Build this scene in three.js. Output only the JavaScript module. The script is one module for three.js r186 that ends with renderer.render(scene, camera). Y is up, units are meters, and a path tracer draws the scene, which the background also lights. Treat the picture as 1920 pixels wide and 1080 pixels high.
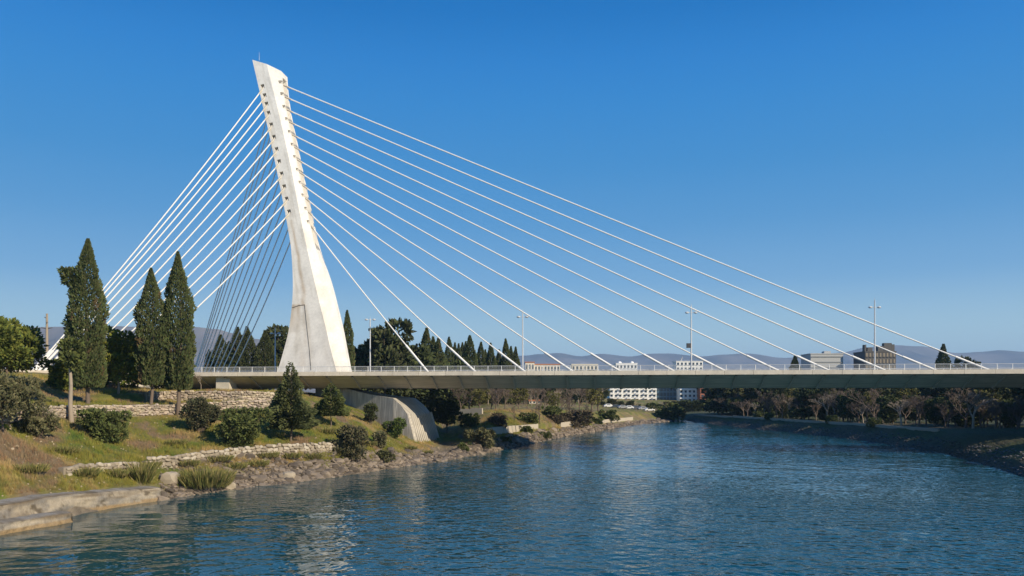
import * as THREE from 'three';
import { Brush, Evaluator, SUBTRACTION } from 'three-bvh-csg';
import { mergeGeometries } from 'three/addons/utils/BufferGeometryUtils.js';

// ---------------------------------------------------------------- camera, sky, sun, exposure
const scene = new THREE.Scene();
const F = 1500, HZ = 745, CX = 960, CAM = 9.6;             // focal length and horizon in photo pixels, eye height over the river
const camera = new THREE.PerspectiveCamera(2 * Math.atan(HZ / F) * 180 / Math.PI, 16 / 9, 0.5, 30000);
camera.position.set(0, CAM, 0);
camera.lookAt(0, CAM, -100);
camera.setViewOffset(2648.9, 1490, 364.45, 0, 1920, 1080); // shifted lens: verticals stay vertical
const renderer = new THREE.WebGLRenderer({ antialias: true });
renderer.toneMapping = THREE.LinearToneMapping;
renderer.toneMappingExposure = 1.15;
renderer.shadowMap.enabled = true;

{ // clear winter sky: pale at the horizon, deep blue above
  const W = 512, H = 256, d = new Float32Array(W * H * 4);
  const stops = [[-90, .26, .34, .40], [-0.5, .36, .47, .54], [0, .56, .68, .72], [2, .49, .645, .715], [4.4, .395, .595, .70], [8, .175, .385, .635], [12, .085, .29, .58], [16, .044, .242, .555], [20, .026, .215, .555], [22.7, .016, .19, .54], [25.8, .004, .150, .47], [35, .004, .125, .42], [60, .006, .095, .34], [90, .008, .08, .30]];
  for (let j = 0; j < H; j++) {
    const el = ((j + .5) / H) * 180 - 90;
    let k = 0; while (k < stops.length - 2 && el > stops[k + 1][0]) k++;
    const a = stops[k], b = stops[k + 1], t = THREE.MathUtils.clamp((el - a[0]) / (b[0] - a[0]), 0, 1);
    for (let i = 0; i < W; i++) { const o = (j * W + i) * 4; for (let c = 0; c < 3; c++) d[o + c] = a[c + 1] + (b[c + 1] - a[c + 1]) * t; d[o + 3] = 1; }
  }
  const t = new THREE.DataTexture(d, W, H, THREE.RGBAFormat, THREE.FloatType);
  t.mapping = THREE.EquirectangularReflectionMapping; t.magFilter = THREE.LinearFilter; t.needsUpdate = true;
  scene.background = t; scene.environment = t;
}
const sunDir = new THREE.Vector3(.78, Math.tan(28 * Math.PI / 180), .62).normalize();
const sun = new THREE.DirectionalLight(new THREE.Color().setRGB(1, .87, .66), 5);
sun.position.copy(sunDir).multiplyScalar(400).add(new THREE.Vector3(0, 0, -140)); sun.target.position.set(0, 0, -140);
sun.castShadow = true; sun.shadow.mapSize.set(4096, 4096);
Object.assign(sun.shadow.camera, { left: -250, right: 250, top: 200, bottom: -200, near: 1, far: 900 });
scene.add(sun, sun.target);

// ---------------------------------------------------------------- helpers
let seed = 7;
const rnd = () => { seed |= 0; seed = seed + 0x6D2B79F5 | 0; let t = Math.imul(seed ^ seed >>> 15, 1 | seed); t = t + Math.imul(t ^ t >>> 7, 61 | t) ^ t; return ((t ^ t >>> 14) >>> 0) / 4294967296; };
const rr = (a, b) => a + (b - a) * rnd();
const hash = (x, y, z) => { let h = Math.imul(x, 374761393) + Math.imul(y, 668265263) + Math.imul(z, 1274126177) | 0; h = Math.imul(h ^ h >>> 13, 1274126177); return ((h ^ h >>> 16) >>> 0) / 4294967296; };
function noise(x, y = 0, z = 0) { // value noise 0..1
  const xi = Math.floor(x), yi = Math.floor(y), zi = Math.floor(z), s = (t) => t * t * (3 - 2 * t), u = s(x - xi), v = s(y - yi), w = s(z - zi), L = (a, b, t) => a + (b - a) * t;
  const c = (k) => L(L(hash(xi, yi, zi + k), hash(xi + 1, yi, zi + k), u), L(hash(xi, yi + 1, zi + k), hash(xi + 1, yi + 1, zi + k), u), v);
  return L(c(0), c(1), w);
}
const fbm = (x, y, z = 0) => .5 * noise(x, y, z) + .27 * noise(x * 2.1 + 9, y * 2.1, z * 2.1) + .15 * noise(x * 4.3, y * 4.3 + 5, z * 4.3) + .08 * noise(x * 8.7, y * 8.7, z * 8.7 + 3);
const lerp = (a, b, t) => a + (b - a) * t, clamp = THREE.MathUtils.clamp;
const V = (x, y, z) => new THREE.Vector3(x, y, z);
const pix = (px, py, Z) => V((px - CX) / F * Z, CAM - (py - HZ) / F * Z, -Z);    // photo pixel at a known distance
const wZ = (py) => CAM * F / (py - HZ);                                           // distance of a waterline pixel
const taken = {};
const numbered = (n) => { const k = taken[n] = (taken[n] ?? -1) + 1; return k ? n + '_' + String(k).padStart(3, '0') : n; };
const shadow = (o) => { o.traverse((c) => { if (c.isMesh) { c.castShadow = true; c.receiveShadow = true; } }); return o; };
function top(o, name, label, category, group, kind) {
  o.name = numbered(name); o.userData = { ...(label && { label }), ...(category && { category }), ...(group && { group }), ...(kind && { kind }) };
  scene.add(shadow(o)); return o;
}
const part = (g, m, name, parent) => { const o = new THREE.Mesh(g, m); o.name = name; parent.add(o); return o; };
const std = (r, g, b, rough = .85, more = {}) => new THREE.MeshStandardMaterial({ color: new THREE.Color().setRGB(r, g, b), roughness: rough, ...more });
function box(w, h, d, x = 0, y = 0, z = 0) { const g = new THREE.BoxGeometry(w, h, d); g.translate(x, y, z); return g; }
function rod(a, b, r0, r1 = r0, n = 8) { const d = b.clone().sub(a), g = new THREE.CylinderGeometry(r1, r0, d.length(), n); g.applyQuaternion(new THREE.Quaternion().setFromUnitVectors(V(0, 1, 0), d.clone().normalize())); g.translate((a.x + b.x) / 2, (a.y + b.y) / 2, (a.z + b.z) / 2); return g; }
function geo(pos, idx, col, uv) {
  const g = new THREE.BufferGeometry(); g.setAttribute('position', new THREE.Float32BufferAttribute(pos, 3));
  if (col) g.setAttribute('color', new THREE.Float32BufferAttribute(col, 3));
  if (uv) g.setAttribute('uv', new THREE.Float32BufferAttribute(uv, 2));
  if (idx) g.setIndex(idx); g.computeVertexNormals(); return g;
}
const merge = (list) => mergeGeometries(list.map((g) => { const n = g.index ? g.toNonIndexed() : g; for (const k of Object.keys(n.attributes)) if (!['position', 'normal'].includes(k)) n.deleteAttribute(k); return n; }));
function greyTex(size, f, rep, lo = .75, hi = 1) { // tiling mottling that multiplies a base colour
  const d = new Uint8Array(size * size * 4);
  for (let j = 0; j < size; j++) for (let i = 0; i < size; i++) {
    const v = clamp(lo + (hi - lo) * f(i / size, j / size), 0, 1) * 255, o = (j * size + i) * 4; d[o] = d[o + 1] = d[o + 2] = v; d[o + 3] = 255;
  }
  const t = new THREE.DataTexture(d, size, size); t.wrapS = t.wrapT = THREE.RepeatWrapping; t.magFilter = THREE.LinearFilter; t.repeat.set(rep, rep); t.needsUpdate = true; return t;
}
const tileNoise = (u, v, n, s) => { // periodic value noise, n cells a side
  const x = u * n, y = v * n, xi = Math.floor(x), yi = Math.floor(y), k = (t) => t * t * (3 - 2 * t), a = k(x - xi), b = k(y - yi), h = (i, j) => hash((xi + i) % n, (yi + j) % n, s);
  return lerp(lerp(h(0, 0), h(1, 0), a), lerp(h(0, 1), h(1, 1), a), b);
};
const mottle = (u, v) => .4 * tileNoise(u, v, 6, 1) + .3 * tileNoise(u, v, 23, 2) + .2 * tileNoise(u, v, 80, 3) + .1 * tileNoise(u, v, 256, 4);
const grain = (u, v) => .25 * tileNoise(u, v, 12, 5) + .35 * tileNoise(u, v, 60, 6) + .4 * tileNoise(u, v, 200, 7);
const mottleTex = greyTex(512, mottle, 1, .72, 1.08), grainTex = greyTex(512, grain, 1, .45, 1.2), grainBump = greyTex(512, grain, 1, 0, 1);

const M = {
  pylon: std(1, 1, 1, .7, { map: mottleTex, vertexColors: true }), concrete: std(.64, .57, .465, .85, { map: mottleTex }), web: std(.61, .55, .455, .9, { map: mottleTex }), block: std(.61, .56, .48, .9, { map: mottleTex }),
  cable: std(.82, .80, .76, .45), steel: std(.55, .56, .57, .5), dark: std(.05, .05, .055, .6), stain: std(.42, .33, .22, .9), joint: std(.12, .11, .10, .9), asphalt: std(.05, .05, .052, .9),
  bark: std(.16, .12, .09, .95), paleBark: std(.32, .26, .195, .9), twig: std(.13, .098, .075, .95), leaf: std(1, 1, 1, .9, { vertexColors: true, side: THREE.DoubleSide }),
  stoneWork: std(1, 1, 1, .95, { vertexColors: true }), stone: std(.36, .30, .22, .95), stone2: std(.27, .225, .165, .95), stone3: std(.46, .40, .31, .95), shoreRock: std(.165, .135, .105, .95), glass: std(.05, .07, .09, .15), white: std(.78, .77, .74, .8), cream: std(.72, .66, .55, .85),
  brick: std(.36, .13, .07, .9), blueGlass: std(.10, .18, .26, .2), tile: std(.42, .17, .09, .9), grey: std(.42, .42, .41, .9), darkStone: std(.10, .095, .09, .9),
};

{ // run-off streaks on old concrete
  const streak = (u, v) => { const h = (nu, nv, q) => { const x = u * nu, y = v * nv, xi = Math.floor(x), yi = Math.floor(y), k = (t) => t * t * (3 - 2 * t), a = k(x - xi), b = k(y - yi), H = (i, j) => hash((xi + i) % nu, (yi + j) % nv, q); return lerp(lerp(H(0, 0), H(1, 0), a), lerp(H(0, 1), H(1, 1), a), b); }; return .5 * h(34, 3, 71) + .3 * h(110, 5, 72) + .2 * mottle(u, v); };
  M.block.map = greyTex(512, (u, v) => clamp((streak(u, v) - .3) * 2, 0, 1), 1, .5, 1.0); M.web.map = greyTex(512, (u, v) => clamp((streak(v, u) - .3) * 2, 0, 1), 1, .7, 1.0); }
M.concretes = [[.68, .60, .485], [.64, .57, .465], [.71, .63, .51]].map(([r, g, b]) => std(r, g, b, .85, { map: mottleTex }));

// ---------------------------------------------------------------- terrain: rails (py, Z) per photo column, lofted as one height field
// columns: px, then [Z, y] from the waterline inland
const col = (px, waterPy, ...pts) => ({ px, r: [[wZ(waterPy) - 5, -1.6], [wZ(waterPy), -0.05], ...pts.map(([py, Z]) => [Z, CAM - (py - HZ) / F * Z])] });
const leftCols = [
  col(-420, 1112, [1075, 39.5], [1040, 42], [960, 46], [845, 52], [812, 52.3], [790, 60], [775, 62], [690, 100], [672, 140], [700, 700]),
  col(-150, 1027, [965, 53], [915, 56], [860, 60], [808, 65], [778, 65.3], [765, 74], [755, 75], [690, 110], [684, 140], [725, 700]),
  col(0, 989, [940, 60.6], [898, 63], [848, 67], [793, 72], [767, 72.3], [755, 82], [748, 83], [697, 116], [690, 140], [728, 700]),
  col(140, 967, [925, 66.5], [882, 70], [832, 78], [783, 88], [764, 88.3], [752, 100], [745, 101], [708, 125], [692, 140], [730, 700]),
  col(305, 937, [912, 77.5], [872, 82], [825, 92], [778, 103], [759, 103.3], [752, 111], [736, 111.4], [734, 130], [731, 152], [735, 700]),
  col(450, 915, [885, 88], [852, 91], [806, 100], [769, 108], [757, 108.3], [752, 113], [735, 113.4], [733, 132], [731, 152], [735, 700]),
  col(525, 907, [876, 93], [846, 96], [805, 105], [771, 112], [759, 112.4], [754, 117], [737, 117.5], [735, 134], [732, 152], [736, 700]),
  col(600, 898, [868, 98], [842, 101], [808, 109], [783, 117], [776, 119], [768, 124], [758, 127], [747, 136], [738, 158], [737, 700]),
  col(680, 886, [862, 105], [845, 108], [822, 115], [800, 122], [794, 125], [788, 130], [780, 135], [772, 142], [745, 170], [738, 700]),
  col(740, 877, [857, 113], [846, 117], [835, 122], [826, 127], [823, 129], [818, 133], [815, 138], [812, 148], [770, 180], [738, 700]),
  col(830, 864.5, [855, 125], [850, 131], [845, 138], [830, 152], [826, 154], [806, 165], [780, 179], [769, 188], [764, 240], [739, 700]),
  col(920, 848, [836, 147], [825, 152], [818, 156], [815, 158], [803, 158.4], [790, 166], [775, 173], [769, 179], [762, 240], [740, 700]),
  col(1000, 831, [820, 171], [812, 175], [809, 177], [807, 179], [797, 179.4], [787, 187], [775, 195], [768, 203], [760, 280], [741, 700]),
  col(1110, 810, [804, 226], [799, 231], [797, 233], [796, 235], [791, 236], [783, 246], [776, 256], [771, 265], [762, 330], [741, 700]),
  col(1200, 796, [792.5, 292], [789, 298], [787, 300], [786, 302], [784, 304], [778, 312], [772, 320], [770, 330], [764, 400], [742, 700]),
  col(1262, 789.5, [787, 331], [785, 335], [784, 337], [783, 339], [781, 342], [779, 346], [777, 352], [775, 358], [768, 400], [742, 700]),
  col(1285, 786.6, [785, 352], [784, 354], [783.5, 356], [783, 358], [782, 360], [781, 364], [780, 368], [778, 374], [770, 410], [742, 700]),
];
const rcol = (px, waterPy, ...pts) => col(px, waterPy, ...pts);
const rightCols = [
  rcol(1268, 785.5, [781, 368], [779, 372], [777.5, 376], [776.5, 384], [772, 420], [760, 700]),
  rcol(1300, 791, [786, 319], [782, 324], [778, 329], [777, 338], [773, 380], [758, 700]),
  rcol(1375, 799.5, [794, 270], [789, 276], [781.5, 282], [780, 292], [774, 340], [757, 700]),
  rcol(1433, 806, [798, 242], [792, 247], [785, 252], [783, 262], [775, 320], [756, 700]),
  rcol(1500, 812, [803, 219], [797, 224], [790, 228], [787.5, 238], [776, 300], [755, 700]),
  rcol(1600, 824, [813, 187], [806, 191], [796, 195], [793, 205], [778, 280], [754, 700]),
  rcol(1697, 838, [824, 160], [815, 164], [803, 168], [799, 180], [780, 260], [754, 700]),
  rcol(1760, 848, [834, 146], [822, 151], [808, 156], [802, 170], [781, 250], [753, 700]),
  rcol(1829, 866, [848, 124], [832, 131], [813, 142], [804, 160], [782, 240], [753, 700]),
  rcol(1920, 894.7, [868, 102], [846, 110], [823, 122], [808, 145], [783, 230], [752, 700]),
  rcol(2150, 965, [920, 72], [880, 80], [838, 95], [815, 125], [785, 220], [752, 700]),
  rcol(2700, 1100, [1040, 45], [970, 52], [880, 68], [830, 100], [790, 200], [752, 700]),
];
function rails(cols, px) {
  let k = 0; while (k < cols.length - 2 && px > cols[k + 1].px) k++;
  const a = cols[k], b = cols[k + 1], t = clamp((px - a.px) / (b.px - a.px), 0, 1);
  return a.r.map((p, i) => [lerp(p[0], b.r[i][0], t), lerp(p[1], b.r[i][1], t)]);
}
const rough = (x, z) => (fbm(x * .35, z * .35) - .5) * .55 + (noise(x * 1.7, z * 1.7, 4) - .5) * .16;
function heightOn(R, px, Z) {
  let k = 0; while (k < R.length - 2 && Z > R[k + 1][0]) k++;
  const t = (Z - R[k][0]) / Math.max(1e-6, R[k + 1][0] - R[k][0]), y = lerp(R[k][1], R[k + 1][1], clamp(t, 0, 1)), x = (px - CX) / F * Z;
  return y + rough(x, Z) * clamp((y - .2) / 1.2, .12, 1);
}
const ground = (cols, px, Z) => heightOn(rails(cols, px), px, Z);
function onGround(cols, px, py) { // the point of the terrain seen at a photo pixel
  const R = rails(cols, px);
  for (let Z = R[1][0]; Z < 600; Z += .4) { const y = heightOn(R, px, Z); if (HZ - (y - CAM) / Z * F <= py) return V((px - CX) / F * Z, y, -Z); }
  return pix(px, py, 300);
}
const groundXZ = (cols, x, Z) => ground(cols, CX + x / Z * F, Z);
function terrain(cols, px0, px1, step, subs, colour) {
  const pos = [], cl = [], uv = [], idx = []; let n = 0, rows = 0;
  for (let px = px0; px <= px1 + .01; px += step, n++) {
    const R = rails(cols, px); rows = 0;
    for (let k = 0; k < R.length - 1; k++) for (let s = 0; s < subs[k] + (k === R.length - 2 ? 1 : 0); s++) {
      const Z = lerp(R[k][0], R[k + 1][0], s / subs[k]), y = heightOn(R, px, Z), x = (px - CX) / F * Z;
      pos.push(x, y, -Z); uv.push(x / 3, Z / 3); cl.push(...colour(x, y, Z, k + s / subs[k])); rows++;
    }
  }
  for (let i = 0; i < n - 1; i++) for (let j = 0; j < rows - 1; j++) { const a = i * rows + j; idx.push(a, a + rows, a + 1, a + 1, a + rows, a + rows + 1); }
  return geo(pos, idx, cl, uv);
}
const mix3 = (a, b, t) => a.map((v, i) => lerp(v, b[i], clamp(t, 0, 1)));
const GRASS = [.19, .185, .032], DRY = [.34, .25, .10], SOIL = [.23, .165, .095], ROCK = [.24, .195, .14], LUSH = [.10, .155, .022];
function bankColour(x, y, Z, k) {
  const a = fbm(x * .16, Z * .16, 1), b = fbm(x * .5, Z * .5, 7), c = noise(x * 2.3, Z * 2.3, 3);
  let q = mix3(DRY, GRASS, (a - .35) * 6 + (b - .5) * 3); q = mix3(q, LUSH, (b - .60) * 6); q = mix3(q, SOIL, (fbm(x * .3, Z * .3, 21) - .57) * 9);
  q = mix3(q, ROCK, (1.4 - y + (b - .5) * 2.5) * 1.2);
  return q.map((v) => v * (.75 + .5 * c));
}
const soilMat = new THREE.MeshStandardMaterial({ vertexColors: true, roughness: .97, map: grainTex, bumpMap: grainBump, bumpScale: .09 });
top(new THREE.Mesh(terrain(leftCols, -420, 1285, 3.1, [3, 6, 6, 10, 12, 3, 8, 3, 14, 8, 12], bankColour), soilMat), 'river_bank', 'grassy left river bank rising in terraces beneath the bridge', 'river bank', null, 'structure');
const parkColour = (x, y, Z, k) => { const a = fbm(x * .12, Z * .12, 31); let q = mix3([.062, .076, .018], [.10, .08, .038], (a - .45) * 5); q = mix3(q, [.095, .078, .05], (1.6 - y) * .9); return q.map((v) => v * (.75 + .5 * noise(x * 2, Z * 2, 8))); };
top(new THREE.Mesh(terrain(rightCols, 1268, 2700, 5, [3, 5, 5, 6, 6, 14, 10], parkColour), soilMat), 'river_bank', 'dark right river bank with wooded park terrace above it', 'river bank', null, 'structure');
{ // the plain out to the mountains
  const g = geo([-9000, 2.2, -385, 9000, 2.2, -385, 9000, 2.2, -12000, -9000, 2.2, -12000], [0, 1, 2, 0, 2, 3]);
  top(new THREE.Mesh(g, std(.10, .11, .06, .95)), 'ground', 'flat plain reaching to the mountains', 'ground', null, 'structure');
}

// ---------------------------------------------------------------- river
{
  const bumpN = 1024, T = 200, h = new Float32Array(bumpN * bumpN), waves = [];
  for (let i = 0; i < 70; i++) { const k = Math.round(Math.exp(rr(Math.log(12), Math.log(110)))), a = rr(-1.25, 1.25) + (rnd() < .3 ? 1.2 : 0); waves.push([Math.round(k * Math.sin(a)), Math.round(k * Math.cos(a)), rr(0, 6.28), Math.pow(k, -.9)]); }
  for (let j = 0; j < bumpN; j++) for (let i = 0; i < bumpN; i++) {
    let s = 0; const u = i / bumpN * 6.28318, v = j / bumpN * 6.28318, w = .5 * Math.sin(u + 2 * Math.sin(v)) + .5 * Math.sin(2 * v + 1.5 * Math.sin(u));
    for (const [a, b, p, A] of waves) s += A * Math.sin(a * u + b * v + p + w);
    h[j * bumpN + i] = s;
  }
  const BIG = 2048, at = (i, j) => h[((j % bumpN + bumpN) % bumpN) * bumpN + (i % bumpN + bumpN) % bumpN], big = new Float32Array(BIG * BIG); let lo = 1e9, hi = -1e9;
  for (let j = 0; j < BIG; j++) for (let i = 0; i < BIG; i++) { const u = i / BIG, v = j / BIG, x = u * 200 - 75, edgeX = clamp((x + 38) / 48, 0, 1), ruf = clamp((.5 * tileNoise(u, v, 9, 61) + .35 * tileNoise(u, v, 26, 62) + .15 * tileNoise(u, v, 70, 63) - .5) * 2.6 + .5, 0, 1);
    const s = (at(i * 4, j * 4) * (.4 + .75 * ruf) + .3 * at(i * 8 + 211, j * 8 + 97) * ruf) * (.34 + .66 * edgeX); big[j * BIG + i] = s; lo = Math.min(lo, s); hi = Math.max(hi, s); }
  const d = new Float32Array(BIG * BIG * 4); big.forEach((s, i) => { const v = (s - lo) / (hi - lo); d[4 * i] = d[4 * i + 1] = d[4 * i + 2] = v; d[4 * i + 3] = 1; });
  const t = new THREE.DataTexture(d, BIG, BIG, THREE.RGBAFormat, THREE.FloatType); t.wrapS = t.wrapT = THREE.RepeatWrapping; t.magFilter = THREE.LinearFilter; t.needsUpdate = true;
  const mat = new THREE.MeshPhysicalMaterial({ color: new THREE.Color().setRGB(.006, .060, .074), roughness: .05, ior: 1.33, bumpMap: t, bumpScale: .145 });
  const pos = [], uv = [], idx = []; const Zs = []; for (let Z = 6; Z < 420; Z += .28 + Z * .0032) Zs.push(Z);
  const NX = 260;
  for (const Z of Zs) for (let i = 0; i <= NX; i++) {
    const x = lerp(-75, 125, i / NX), rip = fbm(x * .035, Z * .05, 2);
    const y = (noise(x * .55 + Z * .2, Z * .8, 1) - .5) * .07 * rip * 2 + (noise(x * .16, Z * .3, 5) - .5) * .05 + (noise(x * 1.3, Z * 1.7, 9) - .5) * .028 * rip * 2;
    pos.push(x, y, -Z); uv.push((x + 75) / T, Z / T);
  }
  for (let j = 0; j < Zs.length - 1; j++) for (let i = 0; i < NX; i++) { const a = j * (NX + 1) + i; idx.push(a, a + 1, a + NX + 1, a + 1, a + NX + 2, a + NX + 1); }
  top(new THREE.Mesh(geo(pos, idx, null, uv), mat), 'river', 'rippled blue green river flowing under the bridge', 'river', null, 'structure');
}

// ---------------------------------------------------------------- mountains
function range(name, label, Z, depth, prof, colour, sc) {
  const pos = [], cl = [], idx = [], NX = 260, NZ = 26, x0 = prof[0][0], x1 = prof.at(-1)[0];
  for (let j = 0; j <= NZ; j++) for (let i = 0; i <= NX; i++) {
    const px = lerp(x0, x1, i / NX); let k = 0; while (k < prof.length - 2 && px > prof[k + 1][0]) k++;
    const t = clamp((px - prof[k][0]) / (prof[k + 1][0] - prof[k][0]), 0, 1), py = lerp(prof[k][1], prof[k + 1][1], t * t * (3 - 2 * t)), H = CAM + (HZ - py) / F * Z;
    const v = j / NZ, z = Z - depth * (1 - v), x = (px - CX) / F * Z, n = fbm(x * sc, z * sc * 1.4, 3), rid = Math.abs(noise(x * sc * 3.2, z * sc * 1.3, 6) - .5) * 2;
    const y = H * (Math.pow(v, .8) * (.72 + .28 * v) + (1 - v) * v * 1.2 * (n - .5) - (1 - v) * v * .5 * rid) + (v > .98 ? (n - .5) * H * .03 : 0);
    pos.push(x, y, -z); cl.push(...colour(x * sc, z * sc));
  }
  for (let j = 0; j < NZ; j++) for (let i = 0; i < NX; i++) { const a = j * (NX + 1) + i; idx.push(a, a + 1, a + NX + 1, a + 1, a + NX + 2, a + NX + 1); }
  top(new THREE.Mesh(geo(pos, idx, cl), new THREE.MeshStandardMaterial({ vertexColors: true, roughness: 1 })), name, label, 'mountain', null, 'structure');
}
const rockCol = (x, z) => mix3([.10, .10, .10], [.25, .22, .20], fbm(x * 3, z * 3, 12) * 2 - .5);
range('mountain_range', 'hazy blue grey mountain range on the horizon', 9000, 2600, [[600, 690], [660, 668], [760, 665], [880, 668], [985, 667], [1010, 664], [1047, 662], [1089, 668.5], [1127, 664], [1181, 668.5], [1220, 663], [1252, 663], [1318, 668], [1356, 665], [1398, 663], [1471, 671], [1530, 667], [1579, 660], [1625, 651], [1669, 646.5], [1724, 649], [1797, 662], [1840, 660], [1873, 657], [1920, 660], [2100, 650], [2500, 670]], rockCol, .0011);
range('mountain_range', 'long brown ridge behind the cypresses and back stays', 4500, 1500, [[-700, 640], [-300, 622], [0, 616], [90, 613], [190, 611], [254, 613], [363, 613], [404, 617], [438, 625], [480, 636], [540, 652], [620, 666], [720, 690]], rockCol, .002);
scene.fog = new THREE.FogExp2(new THREE.Color().setRGB(.40, .66, 1), .000085);

// ---------------------------------------------------------------- the bridge
const U = V(.9936, 0, .1132), N = V(-.1132, 0, .9936), P0 = V((590 - CX) / F * 148, 0, -148);
const B = (p, q, y) => V(P0.x + U.x * p + N.x * q, y, P0.z + U.z * p + N.z * q);      // p along the deck, q across it towards the bank we stand by
function pAt(px, q) { const m = (px - CX) / F, X0 = P0.x + N.x * q, Z0 = -(P0.z + N.z * q); return (m * Z0 - X0) / (U.x + m * U.z); }
const seen = (px, py, q) => { const p = pAt(px, q), b = B(p, q, 0); return V(p, q, CAM - (py - HZ) / F * -b.z); };  // (p, q, y)
const BQ = (v) => B(v.x, v.y, v.z);
const bridge = new THREE.Group();
const DY = 13.3, DT = 14.0, HW = 10, P_A = -24, P_B = 165;
{ // deck: girder, fascias, ribs
  const sweep = (sec, a, b, n) => { const pos = [], idx = [], uv = [], m = sec.length; let per = 0;
    for (let s = 0; s <= n; s++) { const p = lerp(a, b, s / n); per = 0; sec.forEach(([q, y], i) => { const w = B(p, q, y); pos.push(w.x, w.y, w.z); uv.push(p / 6, per / 6); const nx = sec[(i + 1) % m]; per += Math.hypot(nx[0] - q, nx[1] - y); }); }
    for (let s = 0; s < n; s++) for (let i = 0; i < m; i++) { const j = (i + 1) % m, A = s * m + i, C = s * m + j; idx.push(A, A + m, C, C, A + m, C + m); }
    for (const s of [0, n]) for (let i = 1; i < m - 1; i++) idx.push(s * m, s * m + (s ? i : i + 1), s * m + (s ? i + 1 : i));
    const g = geo(pos, idx, null, uv).toNonIndexed(); g.computeVertexNormals(); return g; };
  const girder = part(sweep([[9.6, 13.75], [-9.6, 13.75], [-9.6, 13.32], [-4.6, 11.25], [4.6, 11.25], [9.6, 13.32]], P_A, P_B, 40), M.web, 'girder', bridge);
  for (const s of [1, -1]) {
    for (let p = P_A; p < P_B - .1; p += 4.6) part(sweep([[s * 9.6, DT], [s * 10.05, DT + rr(-.012, .012)], [s * (10.05 + rr(-.012, .012)), DY], [s * 9.6, DY]], p, Math.min(P_B, p + 4.56), 1), M.concretes[Math.floor(rnd() * 3)], 'fascia_panel', bridge);
    for (let p = -22; p < 163; p += 4.6) { // cantilever ribs under the overhang
      const w = .15, v = []; for (const d of [-w, w]) for (const [q, y] of [[9.5, 13.33], [4.62, 11.27], [4.8, 11.0], [9.5, 13.02]]) v.push(B(p + d, s * q, y).toArray());
      part(geo(v.flat(), [0, 1, 2, 0, 2, 3, 4, 6, 5, 4, 7, 6, 3, 2, 6, 3, 6, 7, 0, 4, 5, 0, 5, 1]).toNonIndexed(), M.web, 'rib', girder).geometry.computeVertexNormals();
    }
    const rail = part(merge([rod(B(P_A, s * 9.85, DT + .86), B(P_B, s * 9.85, DT + .86), .045, .045, 6), rod(B(P_A, s * 9.85, DT + .12), B(P_B, s * 9.85, DT + .12), .025, .025, 5)]), M.steel, 'railing', bridge);
    const pg = box(.09, .88, .09), bars = [];
    for (let p = P_A + .3; p < P_B; p += 2.3) { const o = part(pg, M.cable, 'post', rail); o.position.copy(B(p, s * 9.85, DT + .44)); o.rotation.y = -.1135; }
    for (let p = P_A + .3; p < P_B; p += .16) { const w = B(p, s * 9.85, 0); bars.push(box(.022, .72, .022, w.x, DT + .49, w.z)); }
    const inf = part(merge(bars), M.steel, 'baluster', rail); inf.userData.kind = 'stuff';
  }
  part(sweep([[9.5, 13.78], [-9.5, 13.78], [-9.5, 13.76], [9.5, 13.76]], P_A, P_B, 20), M.asphalt, 'roadway', bridge);
  // pier at the landward end and abutment on the far bank
  const pier = (p0, p1, q0, q1, y0, y1) => sweep([[q0, y1], [q1, y1], [q1, y0], [q0, y0]], p0, p1, 1);
  part(pier(pAt(405, 9), pAt(430, 9), 9, 6.2, 9.6, 13.3), M.concrete, 'pier', bridge);
  part(pier(pAt(405, 9), pAt(430, 9), -9, -6.2, 9.6, 13.3), M.concrete, 'pier', bridge);
  part(pier(-60, P_A - .03, 9.4, -9.4, 7, 13.8), M.web, 'approach_embankment', bridge);
  part(pier(150, 190, 9.3, -9.3, 0, 13.2), M.concrete, 'abutment', bridge);
  // fan shaped foundation block running down to the river
  const prof = [[pAt(590, 1), 11.24, .6], [pAt(648, 3.2), 11.2, 3.2], [pAt(693, 5.8), 10.1, 5.8], [pAt(737, 8.2), 9.45, 8.2], [pAt(752, 8.6), 8.2, 8.6], [pAt(764, 9), 6.7, 9], [pAt(774, 9.3), 3.2, 9.3], [pAt(783, 9.6), -.3, 9.6]];
  const pos = [], idx = []; prof.forEach(([p, y, q]) => { for (const [s, yy] of [[1, y], [-1, y], [-1, -1], [1, -1]]) pos.push(...B(p, s * q, yy).toArray()); });
  for (let i = 0; i < prof.length - 1; i++) for (let e = 0; e < 4; e++) { const a = i * 4 + e, b = i * 4 + (e + 1) % 4; idx.push(a, b, a + 4, b, b + 4, a + 4); }
  idx.push(0, 2, 1, 0, 3, 2); const bg = geo(pos, idx).toNonIndexed(); bg.computeVertexNormals();
  { const u = [], a = bg.attributes.position; for (let i = 0; i < a.count; i++) u.push((a.getX(i) + a.getZ(i)) / 5, a.getY(i) / 5); bg.setAttribute('uv', new THREE.Float32BufferAttribute(u, 2)); }
  const blk = part(bg, M.block, 'foundation_block', bridge);
  const lo = prof[7], hi = prof[5];
  for (let i = 0; i < 13; i++) { const q = lerp(8.2, -8.2, i / 12), o = .12; part(rod(B(hi[0] + o, q * hi[2] / 9.6, hi[1] - .3), B(lo[0] + o, q, lo[1] + .3), .22, .22, 4), M.block, 'groove_rib', blk); }
  for (const s of [1, -1]) part(rod(B(hi[0] + .05, s * 8.6, hi[1]), B(lo[0] + .05, s * 9.2, lo[1]), .42, .42, 4), M.web, 'edge_strip', blk);
}
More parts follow.
